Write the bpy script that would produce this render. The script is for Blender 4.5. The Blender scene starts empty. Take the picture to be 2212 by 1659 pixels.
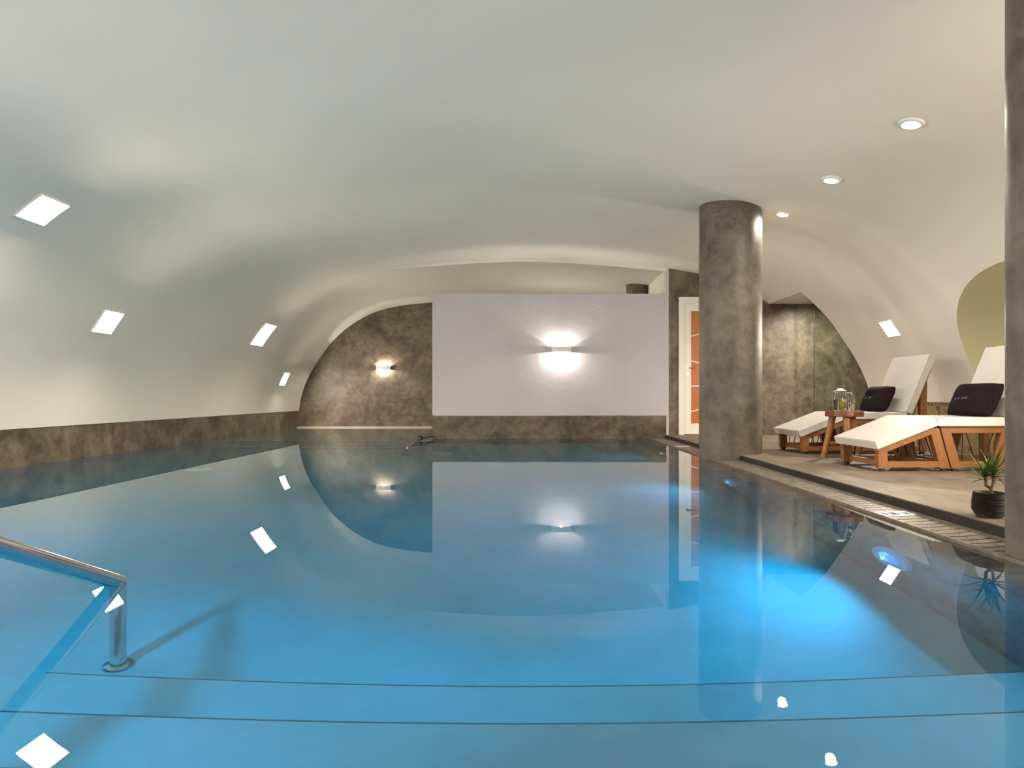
import bpy, bmesh, math, random
from mathutils import Vector, Matrix
random.seed(7)
SC = bpy.context.scene
COL = SC.collection
PI = math.pi

# ------------------------------------------------------------------ helpers
def tag(o, label=None, cat=None, group=None, kind=None):
    if label: o['label'] = label
    if cat: o['category'] = cat
    if group: o['group'] = group
    if kind: o['kind'] = kind
    return o

def empty(name, loc=(0, 0, 0), rz=0.0, parent=None):
    o = bpy.data.objects.new(name, None)
    o.empty_display_size = .1
    o.location = loc
    o.rotation_euler = (0, 0, rz)
    COL.objects.link(o)
    if parent: o.parent = parent
    return o

def children(o):
    return [c for c in bpy.data.objects if c.parent == o]

def copy_tree(o, parent=None):
    kids = children(o)
    c = o.copy()
    COL.objects.link(c)
    c.parent = parent
    for k in kids:
        copy_tree(k, c)
    return c

class MB:
    """collects geometry for one mesh"""
    def __init__(self):
        self.v = []; self.f = []; self.mi = []
    def add(self, verts, faces, mi=0):
        b = len(self.v)
        self.v += [tuple(p) for p in verts]
        for f in faces:
            self.f.append(tuple(b + i for i in f)); self.mi.append(mi)
        return self
    def box(self, x0, x1, y0, y1, z0, z1, mi=0):
        v = [(x0,y0,z0),(x1,y0,z0),(x1,y1,z0),(x0,y1,z0),(x0,y0,z1),(x1,y0,z1),(x1,y1,z1),(x0,y1,z1)]
        f = [(0,3,2,1),(4,5,6,7),(0,1,5,4),(1,2,6,5),(2,3,7,6),(3,0,4,7)]
        return self.add(v, f, mi)
    def prism(self, poly, axis, a, b, mi=0):
        """poly: list of 2D points (counter-clockwise); extruded along axis from a to b"""
        def P(p, t):
            return {'x': (t, p[0], p[1]), 'y': (p[0], t, p[1]), 'z': (p[0], p[1], t)}[axis]
        n = len(poly)
        v = [P(p, a) for p in poly] + [P(p, b) for p in poly]
        f = [tuple(range(n))[::-1], tuple(range(n, 2 * n))]
        f += [(i, (i + 1) % n, n + (i + 1) % n, n + i) for i in range(n)]
        return self.add(v, f, mi)
    def beam(self, p, q, w, h, up=(0, 1, 0), mi=0):
        """square bar from p to q; w along 'up' vector, h across"""
        p = Vector(p); q = Vector(q); d = (q - p).normalized()
        u = Vector(up); u = (u - d * u.dot(d)).normalized(); s = d.cross(u)
        v = []
        for c in (p, q):
            for (a, b) in ((-1,-1),(1,-1),(1,1),(-1,1)):
                v.append(c + u * a * w / 2 + s * b * h / 2)
        f = [(0,1,2,3),(7,6,5,4),(0,4,5,1),(1,5,6,2),(2,6,7,3),(3,7,4,0)]
        return self.add(v, f, mi)
    def tube(self, pts, r, n=12, caps=True, mi=0):
        pts = [Vector(p) for p in pts]
        d0 = (pts[1] - pts[0]).normalized()
        u = d0.orthogonal().normalized(); w = d0.cross(u)
        ring = [pts[0] + (u * math.cos(2*PI*i/n) + w * math.sin(2*PI*i/n)) * r for i in range(n)]
        v = list(ring)
        for k in range(1, len(pts)):
            d = (pts[k] - pts[k-1]).normalized()
            if k < len(pts) - 1:
                d2 = (pts[k+1] - pts[k]).normalized()
                nrm = (d + d2).normalized()
            else:
                nrm = d
            new = []
            for p in ring:
                t = (pts[k] - p).dot(nrm) / d.dot(nrm)
                new.append(p + d * t)
            ring = new; v += new
        f = []
        for k in range(len(pts) - 1):
            for i in range(n):
                j = (i + 1) % n
                f.append((k*n+i, k*n+j, (k+1)*n+j, (k+1)*n+i))
        if caps:
            f.append(tuple(range(n))[::-1]); m = (len(pts)-1)*n
            f.append(tuple(range(m, m+n)))
        return self.add(v, f, mi)
    def lathe(self, prof, n=32, c=(0,0,0), mi=0, closed=False):
        """prof: list of (r,z)"""
        v = []; f = []
        for (r, z) in prof:
            for i in range(n):
                a = 2*PI*i/n
                v.append((c[0]+r*math.cos(a), c[1]+r*math.sin(a), c[2]+z))
        m = len(prof)
        rng = range(m) if closed else range(m-1)
        for k in rng:
            k2 = (k+1) % m
            for i in range(n):
                j = (i+1) % n
                f.append((k*n+i, k*n+j, k2*n+j, k2*n+i))
        if not closed:
            if prof[0][0] > 1e-6: f.append(tuple(range(n))[::-1])
            if prof[-1][0] > 1e-6: f.append(tuple(range((m-1)*n, m*n)))
        return self.add(v, f, mi)
    def build(self, name, mat, parent=None, smooth=False, bevel=0, seg=2, loc=None, rot=None, fixn=True, angle=35):
        me = bpy.data.meshes.new(name)
        me.from_pydata(self.v, [], self.f)
        mats = mat if isinstance(mat, (list, tuple)) else [mat]
        for m in mats: me.materials.append(m)
        for p, i in zip(me.polygons, self.mi): p.material_index = i
        bm = bmesh.new(); bm.from_mesh(me)
        bmesh.ops.remove_doubles(bm, verts=bm.verts, dist=1e-6)
        if fixn: bmesh.ops.recalc_face_normals(bm, faces=bm.faces)
        if bevel:
            es = [e for e in bm.edges if len(e.link_faces) == 2 and e.calc_face_angle(0) > .5]
            bmesh.ops.bevel(bm, geom=es, offset=bevel, segments=seg, affect='EDGES', clamp_overlap=True)
        if smooth:
            for fc in bm.faces: fc.smooth = True
            for e in bm.edges:
                if len(e.link_faces) == 2 and e.calc_face_angle(0) > math.radians(angle): e.smooth = False
        bm.to_mesh(me); bm.free(); me.update()
        o = bpy.data.objects.new(name, me)
        COL.objects.link(o)
        if parent: o.parent = parent
        if loc: o.location = loc
        if rot: o.rotation_euler = rot
        return o

# ------------------------------------------------------------------ materials
def lin(c):
    return tuple(((x/255)/12.92 if x/255 <= .04045 else ((x/255+.055)/1.055)**2.4) for x in c)

class NT:
    def __init__(self, name):
        self.m = bpy.data.materials.new(name); self.m.use_nodes = True
        self.t = self.m.node_tree; self.n = self.t.nodes; self.l = self.t.links
        self.b = self.n['Principled BSDF']
        self.out = self.n['Material Output']
        self.co = None
    def node(self, typ, **kw):
        x = self.n.new(typ)
        for k, v in kw.items(): setattr(x, k, v)
        return x
    def link(self, a, b): self.l.new(a, b)
    def coord(self, scale=(1,1,1)):
        if not self.co:
            self.co = self.node('ShaderNodeTexCoord')
        mp = self.node('ShaderNodeMapping'); mp.inputs['Scale'].default_value = scale
        self.link(self.co.outputs['Object'], mp.inputs['Vector'])
        return mp.outputs['Vector']
    def noise(self, scale, detail=4, rough=.55, sc=(1,1,1), dist=0):
        x = self.node('ShaderNodeTexNoise')
        x.inputs['Scale'].default_value = scale; x.inputs['Detail'].default_value = detail
        x.inputs['Roughness'].default_value = rough; x.inputs['Distortion'].default_value = dist
        self.link(self.coord(sc), x.inputs['Vector'])
        return x.outputs['Fac']
    def ramp(self, fac, stops):
        r = self.node('ShaderNodeValToRGB')
        e = r.color_ramp.elements
        while len(e) < len(stops): e.new(.5)
        for i, (p, c) in enumerate(stops):
            e[i].position = p; e[i].color = (*c[:3], 1) if len(c) >= 3 else (c[0], c[0], c[0], 1)
        self.link(fac, r.inputs['Fac'])
        return r.outputs['Color']
    def mix(self, fac, a, b, mode='MIX'):
        x = self.node('ShaderNodeMix', data_type='RGBA', blend_type=mode)
        if isinstance(fac, float): x.inputs['Factor'].default_value = fac
        else: self.link(fac, x.inputs['Factor'])
        for s, v in (('A', a), ('B', b)):
            sock = [i for i in x.inputs if i.name == s and i.type == 'RGBA'][0]
            if isinstance(v, tuple): sock.default_value = (*v, 1)
            else: self.link(v, sock)
        return [o for o in x.outputs if o.type == 'RGBA'][0]
    def bump(self, h, strength, dist=.01, prev=None):
        x = self.node('ShaderNodeBump'); x.inputs['Strength'].default_value = strength
        x.inputs['Distance'].default_value = dist
        self.link(h, x.inputs['Height'])
        if prev: self.link(prev, x.inputs['Normal'])
        return x.outputs['Normal']
    def set(self, **kw):
        names = dict(color='Base Color', rough='Roughness', metal='Metallic', ior='IOR', trans='Transmission Weight',
                     normal='Normal', spec='Specular IOR Level', emit='Emission Color', estr='Emission Strength', coat='Coat Weight',
                     sheen='Sheen Weight')
        for k, v in kw.items():
            s = self.b.inputs[names[k]]
            if hasattr(v, 'is_linked') or hasattr(v, 'links'): self.link(v, s)
            elif isinstance(v, tuple): s.default_value = (*v, 1)
            else: s.default_value = v
        return self.m

def plain(name, c, rough=.5, metal=0, **kw):
    t = NT(name); return t.set(color=c, rough=rough, metal=metal, **kw)

def emission(name, c, s):
    t = NT(name); t.set(color=(.8,.8,.8), emit=c, estr=s, rough=.5); return t.m

def plaster(name, c1, c2, bump=.15, scale=1.3, rough=.75):
    t = NT(name)
    n = t.noise(scale, 3, .5)
    col = t.ramp(n, [(.35, c1), (.65, c2)])
    b = t.bump(t.noise(55, 5, .6), bump, .004)
    b = t.bump(t.noise(9, 3, .5), bump * .6, .01, b)
    return t.set(color=col, rough=rough, normal=b, spec=.25)

def microcement(name, dark, light, rough=.42, scale=1.6, bump=.25, sc=(1,1,1)):
    t = NT(name)
    n1 = t.noise(scale, 6, .6, sc, .6)
    n2 = t.noise(scale * 5, 5, .65, sc, .5)
    c = t.ramp(n1, [(.36, dark), (.64, light)])
    c2 = t.ramp(n2, [(.35, (.66,.65,.64)), (.6, (1.10,1.09,1.08))])
    col = t.mix(1.0, c, c2, 'MULTIPLY')
    # trowel scratches : thin dark lines, stretched cells
    v = t.node('ShaderNodeTexVoronoi', feature='DISTANCE_TO_EDGE'); v.inputs['Scale'].default_value = 2.3
    mpn = t.node('ShaderNodeMix', data_type='VECTOR')
    nz = t.node('ShaderNodeTexNoise'); nz.inputs['Scale'].default_value = 3.5; nz.inputs['Detail'].default_value = 6
    t.link(t.coord(), nz.inputs['Vector'])
    mpn.inputs[0].default_value = .35
    vs = [i for i in mpn.inputs if i.type == 'VECTOR']
    t.link(t.coord((1.4, 1.4, .8)), vs[0]); t.link(nz.outputs['Color'], vs[1])
    t.link([o for o in mpn.outputs if o.type == 'VECTOR'][0], v.inputs['Vector'])
    line = t.ramp(v.outputs['Distance'], [(.0, (1,1,1)), (.012, (0,0,0))])
    mask = t.ramp(t.noise(2.7, 4), [(.53, (0,0,0)), (.62, (1,1,1))])
    lm = t.mix(1.0, line, mask, 'MULTIPLY')
    col = t.mix(lm, col, t.mix(1.0, col, (.45,.42,.40), 'MULTIPLY'))
    b = t.bump(n2, bump, .01)
    b = t.bump(t.noise(40, 4), bump * .4, .004, b)
    return t.set(color=col, rough=rough, normal=b, spec=.4)

def wood(name, c1, c2, c3, scale=(1,1,1), rough=.42):
    t = NT(name)
    n = t.noise(7, 6, .6, scale, 1.2)
    n2 = t.noise(45, 4, .7, scale, .3)
    col = t.ramp(n, [(.3, c1), (.5, c2), (.7, c3)])
    col = t.mix(.35, col, t.ramp(n2, [(.35, c1), (.6, c3)]))
    b = t.bump(n2, .15, .003)
    return t.set(color=col, rough=rough, normal=b)

M = {}
M['vault'] = plaster('vault_plaster', (.765,.735,.675), (.80,.77,.71), .06, .7, .8)
M['white_wall'] = plaster('white_wall_plaster', (.525,.495,.545), (.56,.53,.575), .35, 1.2, .7)
M['cement'] = microcement('taupe_microcement', (.085,.066,.048), (.205,.165,.125), .45, 1.9)
M['cement_col'] = microcement('column_microcement', (.092,.075,.060), (.145,.122,.100), .5, 1.4, .3)
M['deck'] = microcement('deck_microcement', (.145,.112,.083), (.188,.148,.112), .62, .8, .08, (1.0,.5,1))
M['trim_dark'] = microcement('dark_edge_microcement', (.016,.013,.011), (.026,.021,.017), .8, 3)
t = NT('pool_plaster')
n1 = t.noise(.8, 4, .5, (1,1,1), .4); n2 = t.noise(6, 5, .6, (1,1,1), .5)
M['pool'] = t.set(color=t.mix(.3, t.ramp(n1, [(.35, (.34,.35,.355)), (.65, (.41,.42,.425))]), t.ramp(n2, [(.35, (.32,.33,.335)), (.65, (.43,.44,.445))])),
                  rough=.6, normal=t.bump(n2, .06, .01))
M['pool_lip'] = microcement('lip_microcement', (.17,.155,.135), (.24,.22,.195), .35, 2, .1)
M['alcove'] = plaster('alcove_plaster', (.72,.69,.49), (.76,.73,.53), .05)
M['steel'] = plain('brushed_steel', (.62,.61,.60), .16, 1)
M['chrome'] = plain('chrome', (.45,.45,.45), .15, 1)
M['white_paint'] = plain('white_lacquer', (.80,.77,.72), .3)
M['door_wood'] = wood('door_amber_panel', (.38,.105,.016), (.46,.135,.022), (.54,.17,.03), (6,1,.5), .3)
M['teak'] = wood('teak', (.17,.063,.018), (.245,.096,.028), (.32,.135,.044), (1,6,6), .42)
M['teak_v'] = wood('teak_upright', (.17,.063,.018), (.245,.096,.028), (.32,.135,.044), (6,6,1), .42)
M['stump'] = wood('rough_log_wood', (.04,.011,.005), (.15,.042,.011), (.28,.088,.024), (5,5,1.2), .4)
M['log'] = wood('peeled_log', (.15,.052,.016), (.29,.12,.038), (.42,.20,.07), (6,6,1), .45)
M['rope'] = plain('black_rope', (.012,.011,.011), .8)
M['rubber'] = plain('black_rubber', (.012,.012,.012), .6)
M['ring'] = plain('white_trim', (.8,.8,.78), .35)
M['soil'] = plain('dark_soil', (.02,.015,.01), .9)

t = NT('cushion_leatherette')
M['pad'] = t.set(color=t.ramp(t.noise(3, 3), [(.3, (.57,.545,.51)), (.7, (.61,.585,.55))]), rough=.45,
                 normal=t.bump(t.noise(260, 2), .08, .002), spec=.4)
M['piping'] = plain('cushion_seam', (.45,.41,.36), .6)
t = NT('aubergine_towelling')
M['pillow'] = t.set(color=t.ramp(t.noise(60, 4), [(.3, (.011,.006,.009)), (.7, (.022,.012,.018))]), rough=.95,
                    normal=t.bump(t.noise(300, 3), .6, .006), spec=.1)
M['stitch'] = plain('grey_blue_thread', (.16,.19,.25), .7)
t = NT('ribbed_dark_ceramic')
M['pot'] = t.set(color=t.ramp(t.noise(8, 4), [(.3, (.012,.010,.008)), (.7, (.026,.021,.016))]), rough=.55, spec=.25)
t = NT('bark')
M['bark'] = t.set(color=t.ramp(t.noise(30, 4, .6, (1,1,.4)), [(.3, (.06,.035,.018)), (.7, (.20,.12,.06))]), rough=.8)
t = NT('dracaena_leaf')
M['leaf'] = t.set(color=t.ramp(t.noise(14, 3), [(.3, (.026,.055,.008)), (.7, (.085,.135,.020))]), rough=.4)
M['leaf_dry'] = plain('pale_leaf_edge', (.38,.36,.20), .5)
M['leaf_light'] = plain('fresh_green_leaf', (.25,.42,.06), .45)
t = NT('grate_stone')
g = t.noise(120, 3)
M['grate'] = t.set(color=t.ramp(t.noise(14, 6, .7), [(.3, (.075,.058,.045)), (.55, (.15,.122,.10)), (.75, (.24,.21,.18))]), rough=t.ramp(g, [(.4, (.35,)*3), (.6, (.7,)*3)]),
                   normal=t.bump(g, .15, .003))
M['grate_pale'] = plain('pale_grate', (.45,.40,.36), .4)
M['gap'] = plain('channel_dark', (.02,.017,.015), .5)
M['tile'] = plain('white_tile', (.56,.555,.54), .4)
M['ink'] = plain('navy_ink', (.012,.018,.045), .5)
# masonry : buff mortar with darker rounded stones
t = NT('rubble_masonry')
v = t.node('ShaderNodeTexVoronoi', feature='F1'); v.inputs['Scale'].default_value = 5.2; v.inputs['Randomness'].default_value = .9
nz = t.node('ShaderNodeTexNoise'); nz.inputs['Scale'].default_value = 9; nz.inputs['Detail'].default_value = 5
t.link(t.coord(), nz.inputs['Vector'])
mv = t.node('ShaderNodeMix', data_type='VECTOR'); mv.inputs[0].default_value = .10
vs = [i for i in mv.inputs if i.type == 'VECTOR']
t.link(t.coord(), vs[0]); t.link(nz.outputs['Color'], vs[1])
t.link([o for o in mv.outputs if o.type == 'VECTOR'][0], v.inputs['Vector'])
stone = t.ramp(v.outputs['Distance'], [(.25, (1,1,1)), (.42, (0,0,0))])
scol = t.ramp(t.noise(40, 6, .75), [(.35, (.07,.06,.045)), (.65, (.27,.22,.14))])
M['masonry'] = t.set(color=t.mix(stone, t.ramp(t.noise(12, 5), [(.3, (.34,.245,.115)), (.7, (.44,.33,.17))]), scol), rough=.8,
                     normal=t.bump(stone, .5, .02))
# clear glass
def glass(name, c=(1,1,1), ior=1.45, rough=0):
    t = NT(name); return t.set(color=c, rough=rough, trans=1.0, ior=ior)
M['glass'] = glass('clear_glass', (1,1,1))
M['drink'] = glass('pale_lemon_water', (1,.97,.80), 1.33)
M['lemon'] = plain('lemon', (.75,.58,.03), .4)
t = NT('screen_glass')
tr = t.node('ShaderNodeBsdfTransparent'); tr.inputs['Color'].default_value = (.93,.96,.92,1)
gl = t.node('ShaderNodeBsdfGlossy'); gl.inputs['Roughness'].default_value = 0.02
fr = t.node('ShaderNodeLayerWeight'); fr.inputs['Blend'].default_value = .25
mu = t.node('ShaderNodeMath', operation='MULTIPLY_ADD'); mu.inputs[1].default_value = .22; mu.inputs[2].default_value = .03
t.link(fr.outputs['Facing'], mu.inputs[0])
ms = t.node('ShaderNodeMixShader')
t.link(mu.outputs[0], ms.inputs[0]); t.link(tr.outputs[0], ms.inputs[1]); t.link(gl.outputs[0], ms.inputs[2])
t.link(ms.outputs[0], t.out.inputs['Surface'])
M['screen'] = t.m
# pool water
t = NT('pool_water')
t.n.remove(t.b)
rf = t.node('ShaderNodeBsdfRefraction'); rf.inputs['IOR'].default_value = 1.333; rf.inputs['Roughness'].default_value = 0
rf.inputs['Color'].default_value = (1,1,1,1)
gl = t.node('ShaderNodeBsdfGlossy'); gl.inputs['Roughness'].default_value = 0.0; gl.inputs['Color'].default_value = (1,1,1,1)
fr = t.node('ShaderNodeFresnel'); fr.inputs['IOR'].default_value = 1.333
ms = t.node('ShaderNodeMixShader')
t.link(fr.outputs['Fac'], ms.inputs[0]); t.link(rf.outputs[0], ms.inputs[1]); t.link(gl.outputs[0], ms.inputs[2])
t.link(ms.outputs[0], t.out.inputs['Surface'])
va = t.node('ShaderNodeVolumeAbsorption'); va.inputs['Color'].default_value = (.05,.86,.97,1); va.inputs['Density'].default_value = .95
t.link(va.outputs[0], t.out.inputs['Volume'])
M['water'] = t.m
M['panel_glow'] = emission('panel_diffuser_glow', (1,.875,.70), 300)
M['panel_glow_soft'] = emission('panel_diffuser_glow_soft', (1,.87,.685), 90)
M['down_glow'] = emission('downlight_glow', (1,.94,.84), 40)
M['lens'] = emission('blue_lamp_lens', (.03,.16,1), .55)
M['lens_green'] = emission('green_lamp_reflector', (.12,.75,.55), .9)
M['lamp_ring'] = plain('pool_lamp_ring', (.62,.66,.68), .35)

# ------------------------------------------------------------------ vault section
PV = [(0,2.755),(.92,2.718),(1.9,2.63),(2.5,2.545),(3.1,2.39),(3.62,2.10),(3.99,1.76),(4.25,1.40),(4.45,1.07),(4.58,.75),(4.66,.37),(4.69,.06)]
def _dense():
    p = [(-PV[1][0], PV[1][1])] + PV + [(2*PV[-1][0]-PV[-2][0], 2*PV[-1][1]-PV[-2][1])]
    out = []
    for i in range(1, len(p)-2):
        a, b, c, d = p[i-1:i+3]
        for k in range(30):
            t = k/30
            out.append(tuple(.5*(2*b[j]+(c[j]-a[j])*t+(2*a[j]-5*b[j]+4*c[j]-d[j])*t*t+(3*b[j]-a[j]-3*c[j]+d[j])*t**3) for j in (0,1)))
    out.append(PV[-1]); return out
DP = _dense()
DS = [0]
for a, b in zip(DP, DP[1:]): DS.append(DS[-1] + math.hypot(b[0]-a[0], b[1]-a[1]))
RS = 1.02                                   # right flank springs slightly farther out
def interp(x, xs, ys):
    if x <= xs[0]: return ys[0]
    for i in range(len(xs)-1):
        if x <= xs[i+1]:
            t = (x-xs[i])/(xs[i+1]-xs[i]); return ys[i]+(ys[i+1]-ys[i])*t
    return ys[-1]
DX = [p[0] for p in DP]; DZ = [p[1] for p in DP]
def s_at_z(z): return interp(-z, [-q for q in DZ], DS)
def s_at_x(x): return interp(x, DX, DS)
def prof(s, side):
    x = interp(s, DS, DX); z = interp(s, DS, DZ)
    return (x*RS if side > 0 else -x, z)
def x_at_z(z, side):
    return prof(s_at_z(z), side)[0]
def z_at_x(x):
    return interp(abs(x)/(RS if x > 0 else 1), DX, DZ)
def vnormal(s, side):
    a = prof(s-.01, side); b = prof(s+.01, side)
    tx, tz = b[0]-a[0], b[1]-a[1]
    n = Vector((-tz, 0, tx)) if side < 0 else Vector((tz, 0, -tx))
    n.normalize()
    return n if n.z < .05 and (n.x * side) < .2 else -n

Y0, YN, YE, YB = -4.0, 9.23, 10.42, 14.2     # behind camera, niche edge, end wall, back wall
ZL, ZR = .35, .58
AC, AW, AH = 5.6, 1.40, 1.79                 # alcove arch : centre Y, half width, top
def arch_z(y):
    u = abs(y-AC)/AW
    if u >= 1: return ZR
    return .9 + (AH-.9)*(1-u**2.3)**(1/2.3)
NL, NR = 56, 44
def row(y, zr):
    sl = s_at_z(ZL); sr = s_at_z(zr)
    pts = []
    for i in range(NL): 
        x, z = prof(sl*(1-i/NL), -1); pts.append((x, y, z))
    for i in range(NR+1):
        x, z = prof(sr*i/NR, 1); pts.append((x, y, z))
    return pts
def strip(mb, rows):
    n = len(rows[0]); v = [p for r in rows for p in r]; f = []
    for k in range(len(rows)-1):
        for i in range(n-1):
            f.append((k*n+i, k*n+i+1, (k+1)*n+i+1, (k+1)*n+i))
    mb.add(v, f)
mb = MB()
ys = [Y0, -2, 0, 2, 3.4, AC-AW]
strip(mb, [row(y, ZR) for y in ys])
na = 40
ya = [AC-AW*math.cos(PI*i/na) for i in range(na+1)]
arows = [row(y, max(arch_z(y), .9)) for y in ya]
strip(mb, arows)
strip(mb, [row(y, ZR) for y in (AC+AW, 8, YN)])
strip(mb, [row(y, 2.06) for y in (YN, YE)])
ceil = mb.build('ceiling', M['vault'], smooth=True, fixn=False)
tag(ceil, 'white plastered barrel vault over the pool', kind='structure')

# rear vault behind the arch edge, with the thin step between them
def drop(x): return .05*max(0, min(1, (x+2.7)/1.3))
def rrow(y):
    sl = s_at_z(ZL); pts = []
    for i in range(NL):
        x, z = prof(sl*(1-i/NL), -1); pts.append((x, y, z-drop(x)))
    for i in range(13):
        x = 2.21*i/12; pts.append((x, y, z_at_x(x)-.05))
    return pts
mb = MB(); strip(mb, [rrow(y) for y in (YE, 11.5, 12.8, YB)])
front = [(x, y, z+drop(x)) for (x, y, z) in rrow(YE)]
strip(mb, [front, rrow(YE)])
tag(mb.build('ceiling_rear', M['vault'], smooth=True, fixn=False), 'lower rear vault behind the arch step', kind='structure')

# alcove lining
mb = MB()
a = [(x_at_z(max(arch_z(y), .9), 1), y, max(arch_z(y), .9)) for y in ya]
a = [(x_at_z(ZR, 1), AC-AW, ZR)] + a + [(x_at_z(ZR, 1), AC+AW, ZR)]
b = [(5.75, p[1], p[2]) for p in a]
strip(mb, [a, b])
mb.add(b, [tuple(range(len(b)))])
mb.add([a[0], a[-1], b[-1], b[0]], [(0,1,2,3)])
tag(mb.build('wall_alcove', M['alcove'], smooth=True, fixn=False), 'arched alcove cut into the right flank', kind='structure')

# ------------------------------------------------------------------ walls
def wall(name, mb, mat, **kw): return tag(mb.build(name, mat, **kw), kind='structure')
wall('wall_left', MB().box(-4.95, -4.668, Y0, YB, -1.0, ZL), M['cement'])
wall('wall_back', MB().box(-4.95, 2.21, YB, YB+.2, -1.0, 2.9), M['cement'])
wall('wall_rear', MB().box(-5, 6.2, Y0-.2, Y0, -.3, 3), M['white_wall'])
# stone base of the right flank
mb = MB(); yy = [Y0, 0, 4, YN]
n = 5; zz = [.06+(ZR-.06)*i/n for i in range(n+1)]
strip(mb, [[(x_at_z(z, 1)+.012, y, z) for z in zz] + [(x_at_z(ZR, 1)+.25, y, ZR)] for y in yy])
wall('wall_right', mb, M['masonry'])
# end wall with the door, dark
wall('wall_end', MB().box(2.21, 6.3, YE, YE+.18, -.3, 2.95), M['cement'])
wall('wall_shower', MB().box(5.05, 6.3, YE-.06, YE, .06, 2.06), M['cement'], bevel=.004)
mb = MB(); ss = [s_at_z(2.06)+(s_at_z(.06)-s_at_z(2.06))*i/16 for i in range(17)]
poly = [(prof(s, 1)[0], YN+.004, prof(s, 1)[1]) for s in ss] + [(6.3, YN+.004, .06), (6.3, YN+.004, 2.06)]
mb.add(poly, [tuple(range(len(poly)))])
mb.add([(6.2,YN,.06),(6.2,YE,.06),(6.2,YE,2.06),(6.2,YN,2.06)], [(0,1,2,3)])
wall('wall_niche', mb, M['cement'])
wall('ceiling_niche', MB().box(x_at_z(2.06, 1)-.001, 6.3, YN+.002, YE, 2.06, 2.2), M['vault'])
# white partition, dark base, white return behind it
def rounded(x0, x1, z0, z1, r, k=6):
    p = [(x0, z0), (x1, z0), (x1, z1)]
    for i in range(k+1):
        a = PI/2 + PI/2*i/k; p.append((x0+r+r*math.cos(a), z1-r+r*math.sin(a)))
    return p
wall('wall_partition', MB().prism(rounded(-1.385, 2.208, ZL, 2.215, .05), 'y', YE-.012, YE+.25), M['white_wall'], bevel=.012, smooth=True)
wall('wall_partition_base', MB().box(-1.385, 2.209, YE, YB, -1.0, ZL), M['cement'])
wall('wall_return', MB().box(2.15, 2.21, YE+.02, YB, .35, 2.75), M['vault'])
wall('trim_corner', MB().box(2.185, 2.222, YE-.010, YE+.03, .06, 2.63), M['white_wall'])

# floor slabs (deck, z = .06)
ZD = .06
mb = MB().box(2.18, 6.3, Y0, YE, -.4, ZD)
mb.box(-1.5, 2.18, Y0, .96, -1.0, ZD).box(-4.95, -1.5, Y0, .5, -1.0, ZD)
wall('floor', mb, M['deck'])
wall('trim_deck', MB().box(2.168, 2.182, .96, YE, -.02, ZD-.004), M['trim_dark'])

# ------------------------------------------------------------------ pool shell
ZF = -.85
wall('pool_floor', MB().box(-4.95, 1.95, .3, YB+.1, ZF-.2, ZF), M['pool'])
lip = [(1.70,-1.0),(1.915,-1.0),(1.915,-.005),(1.86,-.006),(1.81,-.010),(1.765,-.024),(1.73,-.055),(1.71,-.10),(1.70,-.16)]
wall('pool_wall_right', MB().prism(lip, 'y', .3, YE), [M['pool_lip']], smooth=True)
wall('pool_wall_left', MB().box(-4.70, -4.650, .5, YB, -1.0, -.02), M['pool'])
wall('pool_steps', MB().box(-1.5, 1.70, .3, 1.36, -.9, -.21).box(-1.5, 1.70, .3, 1.745, -.9, -.415).box(-1.5, 1.70, .3, 2.13, -.9, -.62), M['pool'], bevel=.012, smooth=True)
wall('pool_steps_rear', MB().box(-4.66, -1.39, 9.30, YB, -.9, -.62).box(-4.66, -1.39, 9.65, YB, -.9, -.415).box(-4.66, -1.39, 10.0, YB, -.9, -.21), M['pool'])
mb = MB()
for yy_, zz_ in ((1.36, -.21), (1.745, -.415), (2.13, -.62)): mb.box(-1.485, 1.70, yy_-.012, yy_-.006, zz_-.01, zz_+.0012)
wall('shade_steps', mb, plain('step_edge_shade', (.16,.19,.21), .6))  # dark strips paint in the shade line at each step edge
w = MB().box(-4.72, 1.93, .35, YB+.06, -.95, 0).build('water', M['water'])
bm = bmesh.new(); bm.from_mesh(w.data)
bmesh.ops.split_edges(bm, edges=list(bm.edges))
for fc in bm.faces: fc.smooth = True
bm.to_mesh(w.data); bm.free()
tag(w, 'calm clear blue-lit water filling the pool', 'water', kind='stuff')

# ------------------------------------------------------------------ columns
def column(x, y, r, z0, z1, label):
    mb = MB(); mb.lathe([(r, z0), (r, z1)], 96)
    o = mb.build('column', M['cement_col'], smooth=True, loc=(x, y, 0))
    return tag(o, label, 'column', 'round columns', kind='thing')
column(2.166, 7.14, .317, -.02, 2.66, 'round taupe cement column standing in the pool edge between the door and the loungers')
column(2.25, 2.64, .317, -.02, 2.70, "round taupe cement column beside the potted dracaena, cut by the right photo edge")
column(2.0, 11.9, .20, ZL, 2.70, 'round dark cement column whose top shows above the white partition')

# ------------------------------------------------------------------ overflow grate
mb = MB()
mb.box(1.916, 1.930, .96, YE, -.05, .014).box(2.122, 2.168, .96, YE, -.05, .012)
mb.box(1.930, 2.122, .96, YE, -.05, -.035, 1)
y = 1.0; p = .073; gp = .012; kk_ = 0
while y < YE-.13:
    c = y+p/2
    if not (6.92 < c < 7.36) and kk_ not in (36, 37, 104, 105):
        k = 6; top = []; 
        lo = [(1.930+.192*i/k, y+.05*(i/k)**2) for i in range(k+1)]
        hi = [(x, yy_+p-gp) for x, yy_ in lo]
        for i in range(k):
            q = [lo[i], lo[i+1], hi[i+1], hi[i]]
            v = [(x, yv, -.03) for x, yv in q]+[(x, yv, .010) for x, yv in q]
            mb.add(v, [(4,5,6,7),(0,1,5,4),(2,3,7,6)] + ([(3,0,4,7)] if i == 0 else []) + ([(1,2,6,5)] if i == k-1 else []))
    y += p; kk_ += 1
g = mb.build('overflow_grate', [M['grate'], M['gap']])
tag(g, 'long wet stone overflow grate with curved slots along the deck edge', 'grate')
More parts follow.
